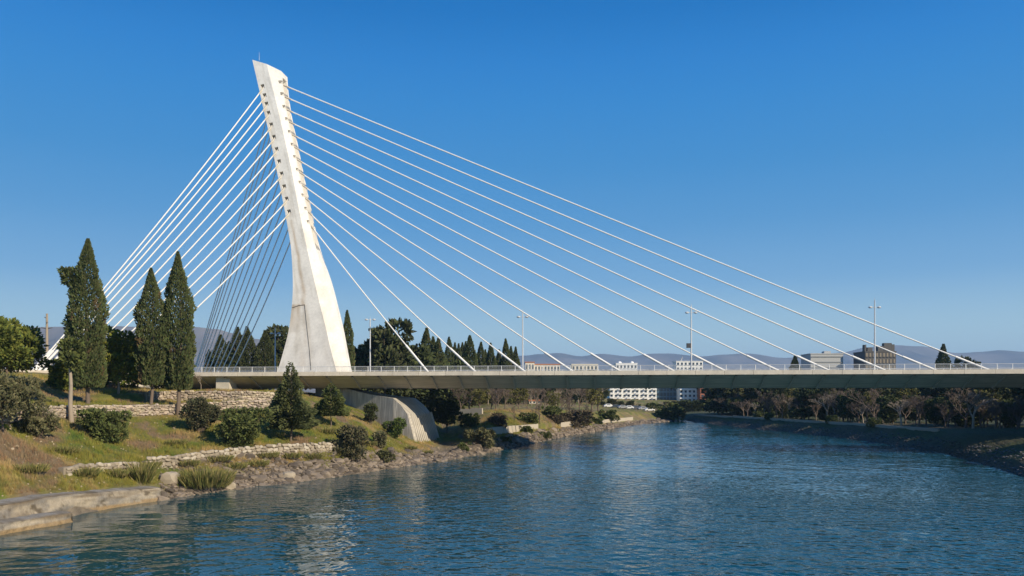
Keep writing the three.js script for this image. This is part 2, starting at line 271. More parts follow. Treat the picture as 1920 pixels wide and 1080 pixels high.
// pylon: a leaning wedge with a chamfered river side and a cable slot
const eL = [[519, 700], [531, 660], [541, 620], [547, 575], [549, 530], [546, 470], [540, 430], [533, 390], [520, 325], [507, 262], [493, 200], [483, 155], [473, 112]];
const eR = [[632, 700], [620, 655], [611, 615], [600, 572], [589, 525], [576, 468], [567, 425], [559, 385], [547, 322], [534, 262], [521, 205], [510, 160], [500, 120]];
const eF = [[656, 700], [647, 655], [639, 615], [628, 572], [613, 525], [592, 468], [581, 425], [573, 385], [559, 322], [547, 262], [535, 205], [529, 160], [527, 133]];
const wS = [3.1, 3.0, 2.9, 2.8, 2.7, 2.6, 2.5, 2.5, 2.45, 2.4, 2.35, 2.3, 2.3], wF = [.7, .75, .8, .9, 1.3, 1.5, 1.5, 1.5, 1.5, 1.5, 1.5, 1.5, 1.5];
const along = (e, t) => { const f = t * (e.length - 1), k = Math.min(e.length - 2, Math.floor(f)), u = f - k, g = (i) => e[clamp(i, 0, e.length - 1)];
  const cr = (a, b, c, d) => .5 * (2 * b + (c - a) * u + (2 * a - 5 * b + 4 * c - d) * u * u + (3 * b - a - 3 * c + d) * u * u * u);
  return Array.isArray(e[0]) ? [0, 1].map((i) => cr(g(k - 1)[i], g(k)[i], g(k + 1)[i], g(k + 2)[i])) : cr(g(k - 1), g(k), g(k + 1), g(k + 2)); };
const pylon = new THREE.Group(); pylon.name = 'pylon'; bridge.add(pylon); pylon.userData.label = 'leaning white concrete pylon with rust streaks';
const edge = (t) => { const s = along(wS, t), f = along(wF, t); const l = seen(...along(eL, t), s), r = seen(...along(eR, t), s), n = seen(...along(eF, t), f); return { s, f, l, r, n }; };
{
  const NT = 150, NF = 18, pos = [], uv = [], cl = [], idx = []; let m = 0;
  const base = [.84, .80, .735];
  for (let i = 0; i <= NT; i++) {
    const t = i / NT, { s, f, l, r, n } = edge(t), slot = t > .42 && t < .955 ? 1.1 : 0, fi = f * .62, ring = [];
    for (let k = 0; k < NF; k++) ring.push([lerp(l.x, r.x, k / NF), s, lerp(l.z, r.z, k / NF)]);
    ring.push([r.x, s, r.z], [n.x, f, n.z], [n.x, fi, n.z], [n.x - slot, fi, n.z], [n.x - slot, -fi, n.z], [n.x, -fi, n.z], [n.x, -f, n.z], [r.x, -s, r.z], [l.x, -s, l.z]); m = ring.length;
    const py = along(eL, t)[1];
    let per = 0; ring.forEach(([p, q, y], k) => { pos.push(...B(p, q, y).toArray()); uv.push(per / 7, y / 7); const nx = ring[(k + 1) % m]; per += Math.hypot(nx[0] - p, nx[1] - q);
      let c = base; if (k <= NF) { // runs of rust and damp down the near face
        const u = k / NF, c0 = lerp(.30, .46, clamp((py - 420) / 160, 0, 1)) + (noise(py * .06, 2) - .5) * .1, st = Math.exp(-Math.pow((u - c0) / .09, 2)) * (py > 415 && py < 690 ? (py < 575 ? .75 : .25) : 0), rust = py > 573 && py < 625 ? (1 - (py - 573) / 60) * (u < .3 ? .8 : 0) : 0;
        c = mix3(base, [.46, .33, .20], (st + rust) * (.35 + .9 * noise(u * 14, py * .07, 3))); c = mix3(c, [.55, .49, .40], clamp((fbm(u * 9, py * .02, 8) - .52) * 2.2, 0, .6)); }
      cl.push(...c); });
  }
  for (let i = 0; i < NT; i++) for (let k = 0; k < m; k++) { const a = i * m + k, b = i * m + (k + 1) % m; idx.push(a, b, a + m, b, b + m, a + m); }
  const o = NT * m; for (let k = 1; k < m - 1; k++) idx.push(o, o + k, o + k + 1);
  const g = geo(pos, idx, cl, uv).toNonIndexed(); g.computeVertexNormals();
  const bot = []; for (let k = 1; k < m - 1; k++) bot.push(0, k + 1, k); const capped = geo(pos, idx.concat(bot), cl, uv).toNonIndexed(); capped.computeVertexNormals();
  const shaft = part(capped, M.pylon, 'shaft', pylon); pylon.userData.shaft = null;
  // access door joint and water stains on the near face
  const onFace = (px, py, o = .02) => { const v = seen(px, py, 2.75 + o); let t = 0; for (let k = 0; k < 60; k++) { const e = edge(t); if (e.l.z < v.z) t += .01; } const e = edge(t); return BQ(seen(px, py, e.s + o)); };
  const strip = (pts, w, mat, name) => { for (let i = 0; i < pts.length - 1; i++) part(rod(onFace(...pts[i]), onFace(...pts[i + 1]), w, w, 5), mat, name, shaft); };
  strip([[548, 577], [560, 573], [571, 571.5]], .07, M.joint, 'joint'); strip([[571, 571], [575, 610], [580, 655], [583, 694]], .05, M.joint, 'joint');
  part(rod(V(...BQ(seen(486, 113, 0)).toArray()), BQ(seen(486, 98, 0)), .04, .02, 5), M.steel, 'lightning_rod', pylon);
}
// stays
function stay(a, b, name, r, sleeveLen, sleeveR, sag) { const pts = [], segs = [], n = 14; for (let i = 0; i <= n; i++) { const t = i / n, p = a.clone().lerp(b, t); p.y -= sag * 4 * t * (1 - t); pts.push(p); }
  for (let i = 0; i < n; i++) segs.push(rod(pts[i], pts[i + 1], r, r, 8)); const c = part(merge(segs), M.cable, name, bridge), d = pts[n - 1].clone().sub(pts[n]).normalize(), u = pts[1].clone().sub(a).normalize();
  part(rod(b, b.clone().addScaledVector(d, sleeveLen), sleeveR, sleeveR, 8), M.cable, 'lower_sleeve', c); part(rod(a, a.clone().addScaledVector(u, 1.6), r * 1.5, r * 1.3, 8), M.concrete, 'upper_socket', c); return c; }
const cutters = [], cut = (w, h, d, at) => { const g = new THREE.BoxGeometry(w, h, d).toNonIndexed(); g.rotateZ(.18); g.rotateY(-.1135); g.translate(at.x, at.y, at.z); g.setAttribute('color', new THREE.Float32BufferAttribute(Array.from({ length: g.attributes.position.count * 3 }, (_, i) => [.80, .76, .70][i % 3]), 3)); cutters.push(g); };
const frontPy = [156, 178, 202, 225, 249, 273, 296, 320, 344, 368, 393, 418], deckPx = [1840, 1740, 1645, 1540, 1445, 1345, 1250, 1150, 1062, 973, 882, 795];
const tAtPy = (e, py) => { let lo = 0, hi = 1; for (let k = 0; k < 40; k++) { const m = (lo + hi) / 2; along(e, m)[1] > py ? lo = m : hi = m; } return (lo + hi) / 2; };
frontPy.forEach((py, i) => { const e = edge(tAtPy(eF, py)), n = e.n; const A = B(n.x - .6, 0, n.z + .35), q = BQ(seen(deckPx[i], 688, 0)), end = q.clone().lerp(A, -(q.y - 13.75) / (A.y - q.y)); stay(A, end, 'front_stay', .115, 7, .20, .25);
  for (const s of [1, -1]) cut(1.1, .65, .8, B(n.x - .1, s * e.f * .9, n.z + .2)); });
const backPy = [163, 180, 196, 213, 235, 258, 281, 304, 327, 351, 374, 398], footPx = [58, 62, 69, 80, 93, 107, 124, 142, 160, 178, 200, 228];
backPy.forEach((py, i) => { const e = edge(tAtPy(eL, py)), f = (234 - footPx[i]) / 184, a = lerp(25.4, 38.1, f), b = lerp(18.9, 25.2, f);
  for (const s of [1, -1]) {
    const from = B(e.l.x + .9, s * (e.s - .25), e.l.z), to = B(-a, s * b, 13.6); stay(from, to, 'back_stay', .115, s > 0 ? 4.5 : 1.5, s > 0 ? .2 : .17, 1.1);
    cut(.7, .75, 1.1, B(e.l.x + .75, s * (e.s - .35), e.l.z + .1));
  } });
{ // stay recesses cut into the shaft
  const shaft = pylon.getObjectByName('shaft'), ev = new Evaluator(); ev.attributes = ['position', 'normal', 'uv', 'color']; ev.useGroups = false;
  const a = new Brush(shaft.geometry), b = new Brush(mergeGeometries(cutters)); a.updateMatrixWorld(); b.updateMatrixWorld(); const r = ev.evaluate(a, b, SUBTRACTION); shaft.geometry = r.geometry; delete pylon.userData.shaft;
}
for (const s of [1, -1]) { // anchor blocks
  const v = []; for (const [a, b] of [[23.5, 17], [27, 15.6], [42, 23.5], [38.6, 27]]) for (const y of [11, 13.9]) v.push(B(-a, s * b, y).toArray());
  const g = geo(v.flat(), [0, 1, 2, 1, 3, 2, 2, 3, 4, 3, 5, 4, 4, 5, 6, 5, 7, 6, 6, 7, 0, 7, 1, 0, 1, 7, 3, 3, 7, 5]).toNonIndexed(); g.computeVertexNormals(); part(g, M.concrete, 'anchor_block', bridge);
}
top(bridge, 'cable_stayed_bridge', 'white cable stayed bridge with one leaning pylon over the river', 'bridge');

// lamp posts on the bridge
function lamp(px, topPy, headPy, q, label, boxPy) {
  const g = new THREE.Group(), p = pAt(px, q), base = B(p, q, 13.78), Z = -base.z, H = CAM + (HZ - topPy) / F * Z - base.y, hh = CAM + (HZ - headPy) / F * Z - base.y; g.position.copy(base);
  part(rod(V(0, 0, 0), V(0, H * .97, 0), .15, .09, 10), M.steel, 'post', g); part(rod(V(0, H * .95, 0), V(0, H, 0), .04, .02, 6), M.steel, 'spike', g);
  for (const s of [1, -1]) { const a = part(rod(V(0, hh, 0), V(s * .75, hh + .18, 0), .05, .04, 6), M.steel, 'arm', g); const h = new THREE.SphereGeometry(.3, 12, 8); h.scale(1.15, .62, .8); h.translate(s * .75, hh + .08, 0); part(h, M.steel, 'lamp_head', a); }
  if (boxPy) part(box(.7, .8, .5, -.45, CAM + (HZ - boxPy) / F * Z - base.y, 0), M.dark, 'control_box', g);
  top(g, 'lamp_post', label, 'lamp post', 'lamp posts along the bridge deck');
}
lamp(516, 613, 626, -8.8, 'twin headed lamp post on the deck landward of the pylon');
lamp(694, 594, 600, -8.8, 'twin headed lamp post on the deck beside the pylon base, river side');
lamp(980, 579, 595, 0, 'twin headed lamp post standing by the fourth front stay from the pylon');
lamp(1296, 569, 587, 0, 'lamp post with a dark box fixed halfway up its pole', 648);
lamp(1640, 559, 577, 0, 'tallest looking twin headed lamp post between the two outermost front stays');

// ---------------------------------------------------------------- walls, quay and rocks
function stoneGeo(k) { const g = new THREE.IcosahedronGeometry(1, 1), a = g.attributes.position; for (let i = 0; i < a.count; i++) { const x = a.getX(i), y = a.getY(i), z = a.getZ(i), n = .72 + .5 * noise(x * 1.3 + k * 9, y * 1.3, z * 1.3); const sq = (v) => Math.sign(v) * Math.pow(Math.abs(v), .7); a.setXYZ(i, sq(x) * n, sq(y) * n, sq(z) * n); } g.computeVertexNormals(); return g; }
const stones = [0, 1, 2, 3, 4].map(stoneGeo), stoneMats = [M.stone, M.stone2, M.stone3];
function masonry(name, label, pts, h, sw, sh, singles) { // pts: world base points along the wall
  const g = new THREE.Group(), loose = []; g.position.copy(pts[0]);
  const body = []; 
  for (let i = 0; i < pts.length - 1; i++) {
    const a = pts[i].clone().sub(pts[0]), b = pts[i + 1].clone().sub(pts[0]), d = b.clone().sub(a), L = Math.hypot(d.x, d.z), ang = -Math.atan2(d.z, d.x), nrm = V(-d.z, 0, d.x).normalize(), mid = pts[i].clone().add(pts[i + 1]); if (nrm.x * mid.x + nrm.z * mid.z > 0) nrm.negate();
    const core = box(L + .2, h + 1.1, .5); core.rotateY(ang); core.translate((a.x + b.x) / 2 - nrm.x * .25, (a.y + b.y) / 2 + h / 2 - .62, (a.z + b.z) / 2 - nrm.z * .25); body.push(core);
    for (let y = 0; y < h; y += sh) for (let x = rr(0, sw * .5); x < L;) {
      const w = sw * rr(.6, 1.45), hh = sh * rr(.85, 1.1), c = a.clone().lerp(b, clamp((x + w / 2) / L, 0, 1)); c.y += y + sh / 2 + rr(-.09, .09);
      const m = new THREE.Matrix4().compose(c.addScaledVector(nrm, rr(-.02, .07)), new THREE.Quaternion().setFromEuler(new THREE.Euler(rr(-.2, .2), ang + rr(-.25, .25), rr(-.25, .25))), V(w * .52, hh * rr(.45, .68), .22));
      if (singles) { const s = part(stones[Math.floor(rnd() * 5)], stoneMats[Math.floor(rnd() * 3)], 'stone', g); s.applyMatrix4(m); } else { const q = stones[Math.floor(rnd() * 5)].clone().applyMatrix4(m), k = rr(.6, 1.25), c = [.42 * k, .35 * k * rr(.95, 1.02), .27 * k * rr(.88, 1.05)]; q.setAttribute('color', new THREE.Float32BufferAttribute(Array.from({ length: q.attributes.position.count * 3 }, (_, i) => c[i % 3]), 3)); loose.push(q); }
      x += w;
    }
  }
  part(merge(body), M.stone2, 'wall_core', g);
  if (loose.length) { const s = part(mergeGeometries(loose.map((q) => { q.deleteAttribute('uv'); return q; })), M.stoneWork, 'stonework', g); s.userData.kind = 'stuff'; }
  return top(g, name, label, 'stone wall');
}
const railPts = (pxs, k, dy = 0) => pxs.map((px) => { const R = rails(leftCols, px)[k]; return V((px - CX) / F * R[0], R[1] + dy, -R[0]); });
masonry('stone_wall', 'lower terrace wall of pale stone behind the cypress trunks', railPts([-150, -60, 0, 70, 140, 220, 305, 380, 450, 520], 5), 1.25, .5, .27);
masonry('stone_wall', 'upper terrace wall of pale stone below the bridge pier', railPts([275, 305, 380, 450, 525], 7), 1.35, .5, .28);
masonry('rubble_wall', 'long low rubble wall along the grass slope foot', railPts([275, 330, 390, 450, 525, 600, 645], 3, -.55).map((v) => v.add(V(.2, 0, .5))), 1.15, .6, .36, true);
masonry('rubble_wall', 'short broken rubble wall above the concrete quay', railPts([120, 170, 215, 255], 3, -.5).map((v) => v.add(V(.2, 0, .3))), 1.0, .62, .34, true);
function panelWall(px0, px1, n, k, h, label) { const g = new THREE.Group(), P = Array.from({ length: n + 1 }, (_, i) => railPts([lerp(px0, px1, i / n)], k)[0]); g.position.copy(P[0]);
  for (let i = 0; i < n; i++) { const a = P[i].clone().sub(P[0]), b = P[i + 1].clone().sub(P[0]), d = b.clone().sub(a), L = Math.hypot(d.x, d.z), q = box(L * .97, h + .8, .4, 0, h / 2 - .4, 0); q.rotateY(-Math.atan2(d.z, d.x)); const m = part(q, M.stone3, 'panel', g); m.position.copy(a.lerp(b, .5)).add(V(0, rr(-.08, .08), .25)); }
  top(g, 'retaining_wall', label, 'wall'); }
panelWall(878, 1008, 6, 5, 1.35, 'low pale retaining wall on the bank just past the bridge');
panelWall(1050, 1092, 2, 5, 1.2, 'short pale wall panels beside the bare bushes at the water');
panelWall(1118, 1186, 5, 5, 1.0, 'far low white wall along the sunlit promenade bank');
panelWall(822, 905, 4, 8, 1.2, 'pale parapet wall at the promenade edge behind the foundation block');
{ // concrete quay with a lower ledge
  const g = new THREE.Group();
  const slab = (line, w, y1) => { const pos = [], cl = [], uv = [], idx = [], n = 260, R = 19; // line: waterline pixels
    for (let i = 0; i <= n; i++) { const f = i / n * (line.length - 1), k = Math.min(line.length - 2, Math.floor(f)), u = f - k, px = lerp(line[k][0], line[k + 1][0], u), py = lerp(line[k][1], line[k + 1][1], u), Z = wZ(py), x = (px - CX) / F * Z, h = typeof y1 === 'function' ? y1(px) : y1;
      for (let r = 0; r < R; r++) { // up the face, then back over the top
        const up = Math.min(1, r / 13), back = r < 14 ? 0 : (r - 13) / 5, y = lerp(-1, h, r < 14 ? Math.pow(up, .8) : 1), bulge = (fbm(x * .7, y * 1.6, Z * .7) - .5) * .22 + (noise(x * .35, y * 5.5, Z * .35) - .5) * .34 + (noise(x * 3.5, y * 5, Z * 3.5) - .5) * .18, o = back ? -.18 - back * (w - .18) : -up * .14 + bulge * Math.min(1, 2 * (1 - up) + .3);
        pos.push(x + o * .93, y + (back || up === 1 ? (fbm(x * .8, Z * .8, 2) - .5) * .16 - (up === 1 && !back ? .07 : 0) : 0), -Z + o * .35); uv.push((x + Z) / 2.5, (y - o) / 2.5);
        const a = fbm(x * .55 + Z * .4, y * 1.7, 5), b = fbm(x * 1.7, y * 2.4, Z * 1.7); let c = mix3([.50, .42, .31], [.30, .27, .23], (a - .45) * 5); c = mix3(c, [.24, .185, .12], (noise(x * .3, y * 6, Z * .3 + 9) - .55) * 4); c = mix3(c, [.17, .135, .09], (b - .56) * 8); if (y < .22 + .15 * b) c = mix3(c, [.36, .235, .10], .75); if (back) c = mix3([.38, .35, .30], [.27, .23, .17], (b - .45) * 5); cl.push(...c); } }
    for (let i = 0; i < n; i++) for (let k = 0; k < R - 1; k++) { const a = i * R + k; idx.push(a, a + R, a + 1, a + 1, a + R, a + R + 1); }
    const e = n * R; for (let k = 1; k < R - 1; k++) idx.push(e, e + k + 1, e + k); return geo(pos, idx, cl, uv); };
  const m = new THREE.MeshStandardMaterial({ vertexColors: true, roughness: .95, map: grainTex, bumpMap: grainBump, bumpScale: .05 });
  part(slab([[-330, 1085], [-150, 1040], [0, 994], [140, 965], [304, 938]], 4.4, (px) => lerp(1.85, 1.25, clamp((px - 120) / 180, 0, 1))), m, 'upper_slab', g);
  part(slab([[-330, 1098], [-150, 1050], [0, 1003.5], [137, 979]], 1.7, .8), m, 'lower_ledge', g);
  top(g, 'concrete_quay', 'weathered stepped concrete quay at the water edge', 'quay');
}
function boulder(px, py, s, label) { const o = new THREE.Mesh(stones[Math.floor(rnd() * 5)], M.stone), p = onGround(leftCols, px, py); o.scale.set(s, s * .75, s * .9); o.rotation.y = rr(0, 6); o.position.copy(p).add(V(0, s * .3, 0)); top(o, 'boulder', label, 'boulder'); }
boulder(317, 905, 1.0, 'round pale boulder at the end of the concrete quay');
boulder(540, 899, .8, 'pale boulder among the shore rocks before the young conifer');
boulder(430, 918, .7, 'dark angular boulder standing in the shallows past the reeds');
{ // loose shore rock and litter of stones
  const n = 9000, im = new THREE.InstancedMesh(stones[2], M.shoreRock, n), c = new THREE.Color(), m = new THREE.Matrix4(); let i = 0;
  while (i < n) { const px = Math.pow(rnd(), .8) * 960 + 300, R = rails(leftCols, px), Z = lerp(R[1][0] - .3, R[3][0] + .5, Math.pow(rnd(), 1.7)), y = heightOn(R, px, Z), s = (rnd() < .05 ? rr(.25, .5) : rr(.06, .19)) * (1 + Z / 400);
    m.compose(V((px - CX) / F * Z, y + s * .15, -Z), new THREE.Quaternion().setFromEuler(new THREE.Euler(rr(-.5, .5), rr(0, 6), rr(-.5, .5))), V(s * rr(.8, 1.5), s * rr(.4, .8), s)); im.setMatrixAt(i, m); const k = rr(.5, 1.7); im.setColorAt(i, c.setRGB(k, k * .97, k * .93)); i++; }
  top(im, 'shore_rocks', 'loose grey brown stones along the left waterline', 'stones', null, 'stuff');
  const im2 = new THREE.InstancedMesh(stones[1], M.darkStone, 1800);
  for (i = 0; i < 1800; i++) { const px = rr(1280, 2000), R = rails(rightCols, px), Z = lerp(R[1][0] - .3, R[3][0], Math.pow(rnd(), 1.5)), s = rr(.06, .22); m.compose(V((px - CX) / F * Z, heightOn(R, px, Z) + s * .1, -Z), new THREE.Quaternion().setFromEuler(new THREE.Euler(rr(-.5, .5), rr(0, 6), 0)), V(s * 1.3, s * .6, s)); im2.setMatrixAt(i, m); const k = rr(.5, 1.3); im2.setColorAt(i, c.setRGB(k, k, k)); }
  top(im2, 'shore_rocks', 'dark loose stones along the right waterline', 'stones', null, 'stuff');
}
{ const n = 800, im = new THREE.InstancedMesh(stones[3], M.stone, n), m = new THREE.Matrix4(), c = new THREE.Color(); for (let i = 0; i < n; i++) { const px = rr(-60, 1100), R = rails(leftCols, px), Z = lerp(R[2][0], R[5][0], rnd()), q = rr(.03, .09) * (rnd() < .08 ? 2 : 1); m.compose(V((px - CX) / F * Z, heightOn(R, px, Z) + .03, -Z), new THREE.Quaternion().setFromEuler(new THREE.Euler(rr(0, 3), rr(0, 6), 0)), V(q * 1.3, q * .7, q)); im.setMatrixAt(i, m); const k = rr(.5, 1.4); im.setColorAt(i, c.setRGB(k, k * .95, k * .88)); }
  top(im, 'pebbles', 'pale loose stones scattered over the left bank slope', 'stones', null, 'stuff'); }
{ // grass
  const L = []; for (let k = 0; k < 5; k++) { const a = k * 1.26, x = Math.cos(a) * .05, z = Math.sin(a) * .05, ox = Math.cos(a) * .16, oz = Math.sin(a) * .16; L.push(x - z * .4, 0, z + x * .4, x + z * .4, 0, z - x * .4, x + ox, .9 + .1 * (k % 2), z + oz); }
  const g = geo(L), n = 80000, im = new THREE.InstancedMesh(g, std(1, 1, 1, .95, { side: THREE.DoubleSide }), n), m = new THREE.Matrix4(), c = new THREE.Color(); let i = 0;
  while (i < n) { const px = rr(-80, 1110), R = rails(leftCols, px), Z = lerp(R[2][0] + .5, R[9][0], Math.pow(rnd(), 1.6)); const x = (px - CX) / F * Z, y = heightOn(R, px, Z); if (y < .9 || Math.abs(Z - R[6][0]) < .7 || Math.abs(Z - R[8][0]) < .7) continue;
    const q = bankColour(x, y, Z, 5), tall = fbm(x * .4, Z * .4, 17) > .55 ? 1.7 : 1, s = rr(.16, .36) * tall; if (rnd() < .25) q[0] *= 1.25;
    m.compose(V(x, y - .03, -Z), new THREE.Quaternion().setFromEuler(new THREE.Euler(rr(-.3, .3), rr(0, 6), rr(-.3, .3))), V(s * 1.6, s, s * 1.6)); im.setMatrixAt(i, m); im.setColorAt(i, c.setRGB(q[0] * 1.15, q[1] * 1.15, q[2] * 1.1)); i++; }
  top(im, 'grass', 'rough dry and green grass on the left bank', 'grass', null, 'stuff');
}

{ const g = new THREE.Group(), P = [1300, 1375, 1433, 1500, 1550, 1600, 1650, 1697, 1760].map((px) => { const R = rails(rightCols, px)[4]; return V((px - CX) / F * R[0], R[1], -R[0]); }); g.position.copy(P[0]);
  for (let i = 0; i < P.length - 1; i++) { const a = P[i].clone().sub(P[0]), d = P[i + 1].clone().sub(P[i]), L = Math.hypot(d.x, d.z), q = box(L * .995, .7, .45); q.rotateY(-Math.atan2(d.z, d.x)); part(q, M.stone, 'kerb_stone', g).position.copy(a).addScaledVector(d, .5).add(V(0, .05, 0)); }
  top(g, 'terrace_kerb', 'long pale kerb along the edge of the right bank terrace', 'kerb'); }

// ---------------------------------------------------------------- vegetation
class Leaves {
  constructor() { this.p = []; this.c = []; }
  tuft(x, y, z, dx, dy, dz, len, w, c) { // a folded diamond
    let sx = rr(-1, 1), sy = rr(-1, 1), sz = rr(-1, 1), cx = dy * sz - dz * sy, cy = dz * sx - dx * sz, cz = dx * sy - dy * sx; const l = Math.hypot(cx, cy, cz) || 1; cx *= w / l; cy *= w / l; cz *= w / l;
    const mx = x + dx * len * .45, my = y + dy * len * .45, mz = z + dz * len * .45, ex = x + dx * len, ey = y + dy * len, ez = z + dz * len, f = w * .35;
    this.p.push(x, y, z, mx + cx, my + cy + f, mz + cz, ex, ey, ez, x, y, z, ex, ey, ez, mx - cx, my - cy + f, mz - cz);
    const k = rr(.7, 1.3); for (let i = 0; i < 6; i++) this.c.push(c[0] * k, c[1] * k, c[2] * k);
  }
  geo() { return geo(this.p, null, this.c); }
}
const unit = (x, y, z) => { const l = Math.hypot(x, y, z) || 1; return [x / l, y / l, z / l]; };
const CYP = [[.058, .080, .022], [.074, .094, .026], [.088, .090, .030]], PINE = [[.15, .17, .018], [.10, .13, .02], [.19, .19, .025]], DARKP = [[.046, .062, .018], [.064, .076, .022], [.052, .056, .02]], OLIVE = [[.12, .115, .05], [.155, .14, .068], [.09, .095, .038]], BUSH = [[.078, .102, .022], [.11, .122, .03], [.064, .08, .02]], REED = [[.26, .21, .08], [.17, .16, .04], [.12, .135, .03]];
const pick = (a) => a[Math.floor(rnd() * a.length)];
function spire(h, r, n, h0, size, pal, shape = 'cypress') { // columnar or conical crown
  const L = new Leaves(), sd = rnd() * 90;
  for (let i = 0; i < n; i++) {
    const t = shape === 'cone' ? 1 - Math.sqrt(rnd()) : Math.pow(rnd(), 1.15), a = rnd() * 6.2832, y = h0 + t * (h - h0), ca = Math.cos(a), sa = Math.sin(a);
    let R = r * (shape === 'cone' ? Math.pow(1 - t, .85) * Math.min(1, .75 + t * 2.5) : t < .35 ? .72 + .28 * t / .35 : t < .6 ? 1 - .1 * (t - .35) / .25 : .9 * Math.pow((1 - t) / .4, .92));
    const lump = shape === 'cone' ? .25 + 1.25 * noise(ca * 2.2 + sd, y * 1.25, sa * 2.2) : .50 + .62 * noise(ca * 1.7 + sd, y * .42, sa * 1.7) + .42 * (noise(ca * 3.6 + sd, y * 1.3, sa * 3.6) - .3);
    R *= lump; const d = R * (1 - .45 * rnd() * rnd()), up = shape === 'cone' ? .35 : 1.5, D = unit(ca + rr(-.5, .5), up + rr(-.4, .5), sa + rr(-.5, .5));
    const sz = size * (1 - .45 * t); L.tuft(ca * d, y, sa * d, D[0], D[1], D[2], sz * rr(.7, 1.4), sz * rr(.22, .4), shape !== 'cone' && noise(ca * 2 + sd, y * .5, sa * 2 + 40) > .86 ? [.12, .085, .035] : pick(pal));
  }
  return L.geo();
}
function clumps(list, n, size, pal, up = .4) { // list of [x, y, z, rx, ry]
  const L = new Leaves(), tot = list.reduce((s, c) => s + c[3] * c[3], 0);
  for (const [x, y, z, rx, ry] of list) { const sd = rnd() * 50; for (let i = 0, m = n * rx * rx / tot; i < m; i++) {
    const D = unit(rr(-1, 1), rr(-.85, 1), rr(-1, 1)), q = (.62 + .6 * noise(D[0] * 2 + sd, D[1] * 2, D[2] * 2)) * (1 - .55 * rnd() * rnd()), E = unit(D[0] + rr(-.6, .6), D[1] + up + rr(-.5, .5), D[2] + rr(-.6, .6));
    L.tuft(x + D[0] * rx * q, y + D[1] * ry * q, z + D[2] * rx * q, E[0], E[1], E[2], size * rr(.6, 1.4), size * rr(.22, .42), pick(pal)); } }
  return L.geo();
}
const bend = (h, r, n = 5) => { const pts = []; let x = 0, z = 0; for (let i = 0; i <= n; i++) { pts.push(V(x, h * i / n, z)); x += rr(-.04, .04) * h / n * 2; z += rr(-.04, .04) * h / n * 2; } const g = []; for (let i = 0; i < n; i++) g.push(rod(pts[i], pts[i + 1], r * (1 - .75 * i / n), r * (1 - .75 * (i + 1) / n), 7)); return { g, tip: pts[n] }; };
function tree(trunkGeos, crownGeo, bark = M.bark, crownMat = M.leaf) { const g = new THREE.Group(); part(merge(trunkGeos), bark, 'trunk', g); part(crownGeo, crownMat, 'crown', g); return g; }
const cypress = (h, r, n, h0, size, pal = CYP) => tree(bend(h * .8, Math.max(.12, h * .013)).g, spire(h, r, n, h0, size, pal));
const conifer = (h, r, n, h0, size, pal = BUSH) => tree(bend(h * .9, h * .016).g, spire(h, r, n, h0, size, pal, 'cone'));
function broad(h, r, n, size, pal, h0 = .35, k = 9, bark = M.bark) { // rounded or irregular crown on limbs
  const tr = bend(h * .6, Math.max(.1, h * .02)), list = [], g = tr.g;
  for (let i = 0; i < k; i++) { const a = i * 2.4 + rr(-.4, .4), d = r * rr(.25, .72), y = h * lerp(h0, .88, (i + .5) / k), c = r * rr(.34, .55); const e = V(Math.cos(a) * d, y, Math.sin(a) * d); list.push([e.x, e.y, e.z, c, c * rr(.55, .8)]); g.push(rod(V(0, h * lerp(h0 * .6, .5, i / k), 0), e, h * .009, h * .004, 5)); }
  return tree(g, clumps(list, n, size, pal), bark);
}
function shrub(w, h, n, size, pal, k = 8) { // ragged clumps on leaning stems, with loose sprays and dead twigs
  const list = [], g = []; k = Math.round(k * 1.7);
  for (let i = 0; i < k; i++) { const a = i * 2.4 + rr(-.6, .6), d = w * .5 * rr(.1, .85), y = h * rr(.14, .84) * (1 - .35 * d / w), c = Math.min(w, h) * rr(.11, .27), e = V(Math.cos(a) * d, y, Math.sin(a) * d); list.push([e.x, y, e.z, c, c * rr(.7, 1.1)]); g.push(rod(V(rr(-.2, .2), 0, rr(-.2, .2)), e, .055, .025, 4)); }
  for (let i = 0; i < 26; i++) { const a = rnd() * 6.28, l = h * rr(.7, 1.08), t = rr(.1, .75); g.push(rod(V(0, h * .1, 0), V(Math.cos(a) * w * .5 * t, l * (1 - t * .4), Math.sin(a) * w * .5 * t), .025, .012, 3)); }
  const o = new THREE.Group(); part(merge(g), M.bark, 'stems', o); part(clumps(list, n, size, pal), M.leaf, 'foliage', o); return o; }
function reeds(w, h, n) { const L = new Leaves(); for (let i = 0; i < n; i++) { const a = rnd() * 6.28, d = Math.sqrt(rnd()) * w * .5, D = unit(Math.cos(a) * d / w * 1.6 + rr(-.25, .25), 1, Math.sin(a) * d / w * 1.6 + rr(-.25, .25)); L.tuft(Math.cos(a) * d, rr(0, h * .35), Math.sin(a) * d, D[0], D[1], D[2], h * rr(.35, .75), .035, pick(REED)); } const o = new THREE.Group(); part(L.geo(), M.leaf, 'stalks', o); return o; }
function bare(h, sd, bark = M.twig, levels = 5) { // leafless tree
  const limbs = [], twigs = [];
  const grow = (a, d, len, r, lv) => { const b = a.clone().addScaledVector(d, len); (lv > 2 ? limbs : twigs).push(rod(a, b, r, r * .68, lv > 2 ? 5 : 3)); if (lv === 0) return;
    const k = lv >= levels - 1 ? 3 : lv === 1 ? 6 : 3; for (let i = 0; i < k; i++) { const e = V(d.x + rr(-.75, .75), d.y + rr(-.25, .5), d.z + rr(-.75, .75)).normalize(); grow(a.clone().lerp(b, i ? rr(.55, 1) : 1), e, len * rr(.58, .8), Math.max(.022, r * .6), lv - 1); } };
  grow(V(0, 0, 0), V(rr(-.06, .06), 1, rr(-.06, .06)), h * .3, h * .018, levels);
  const g = new THREE.Group(); part(merge(limbs), bark, 'trunk', g); part(merge(twigs), bark, 'twigs', g); return g;
}
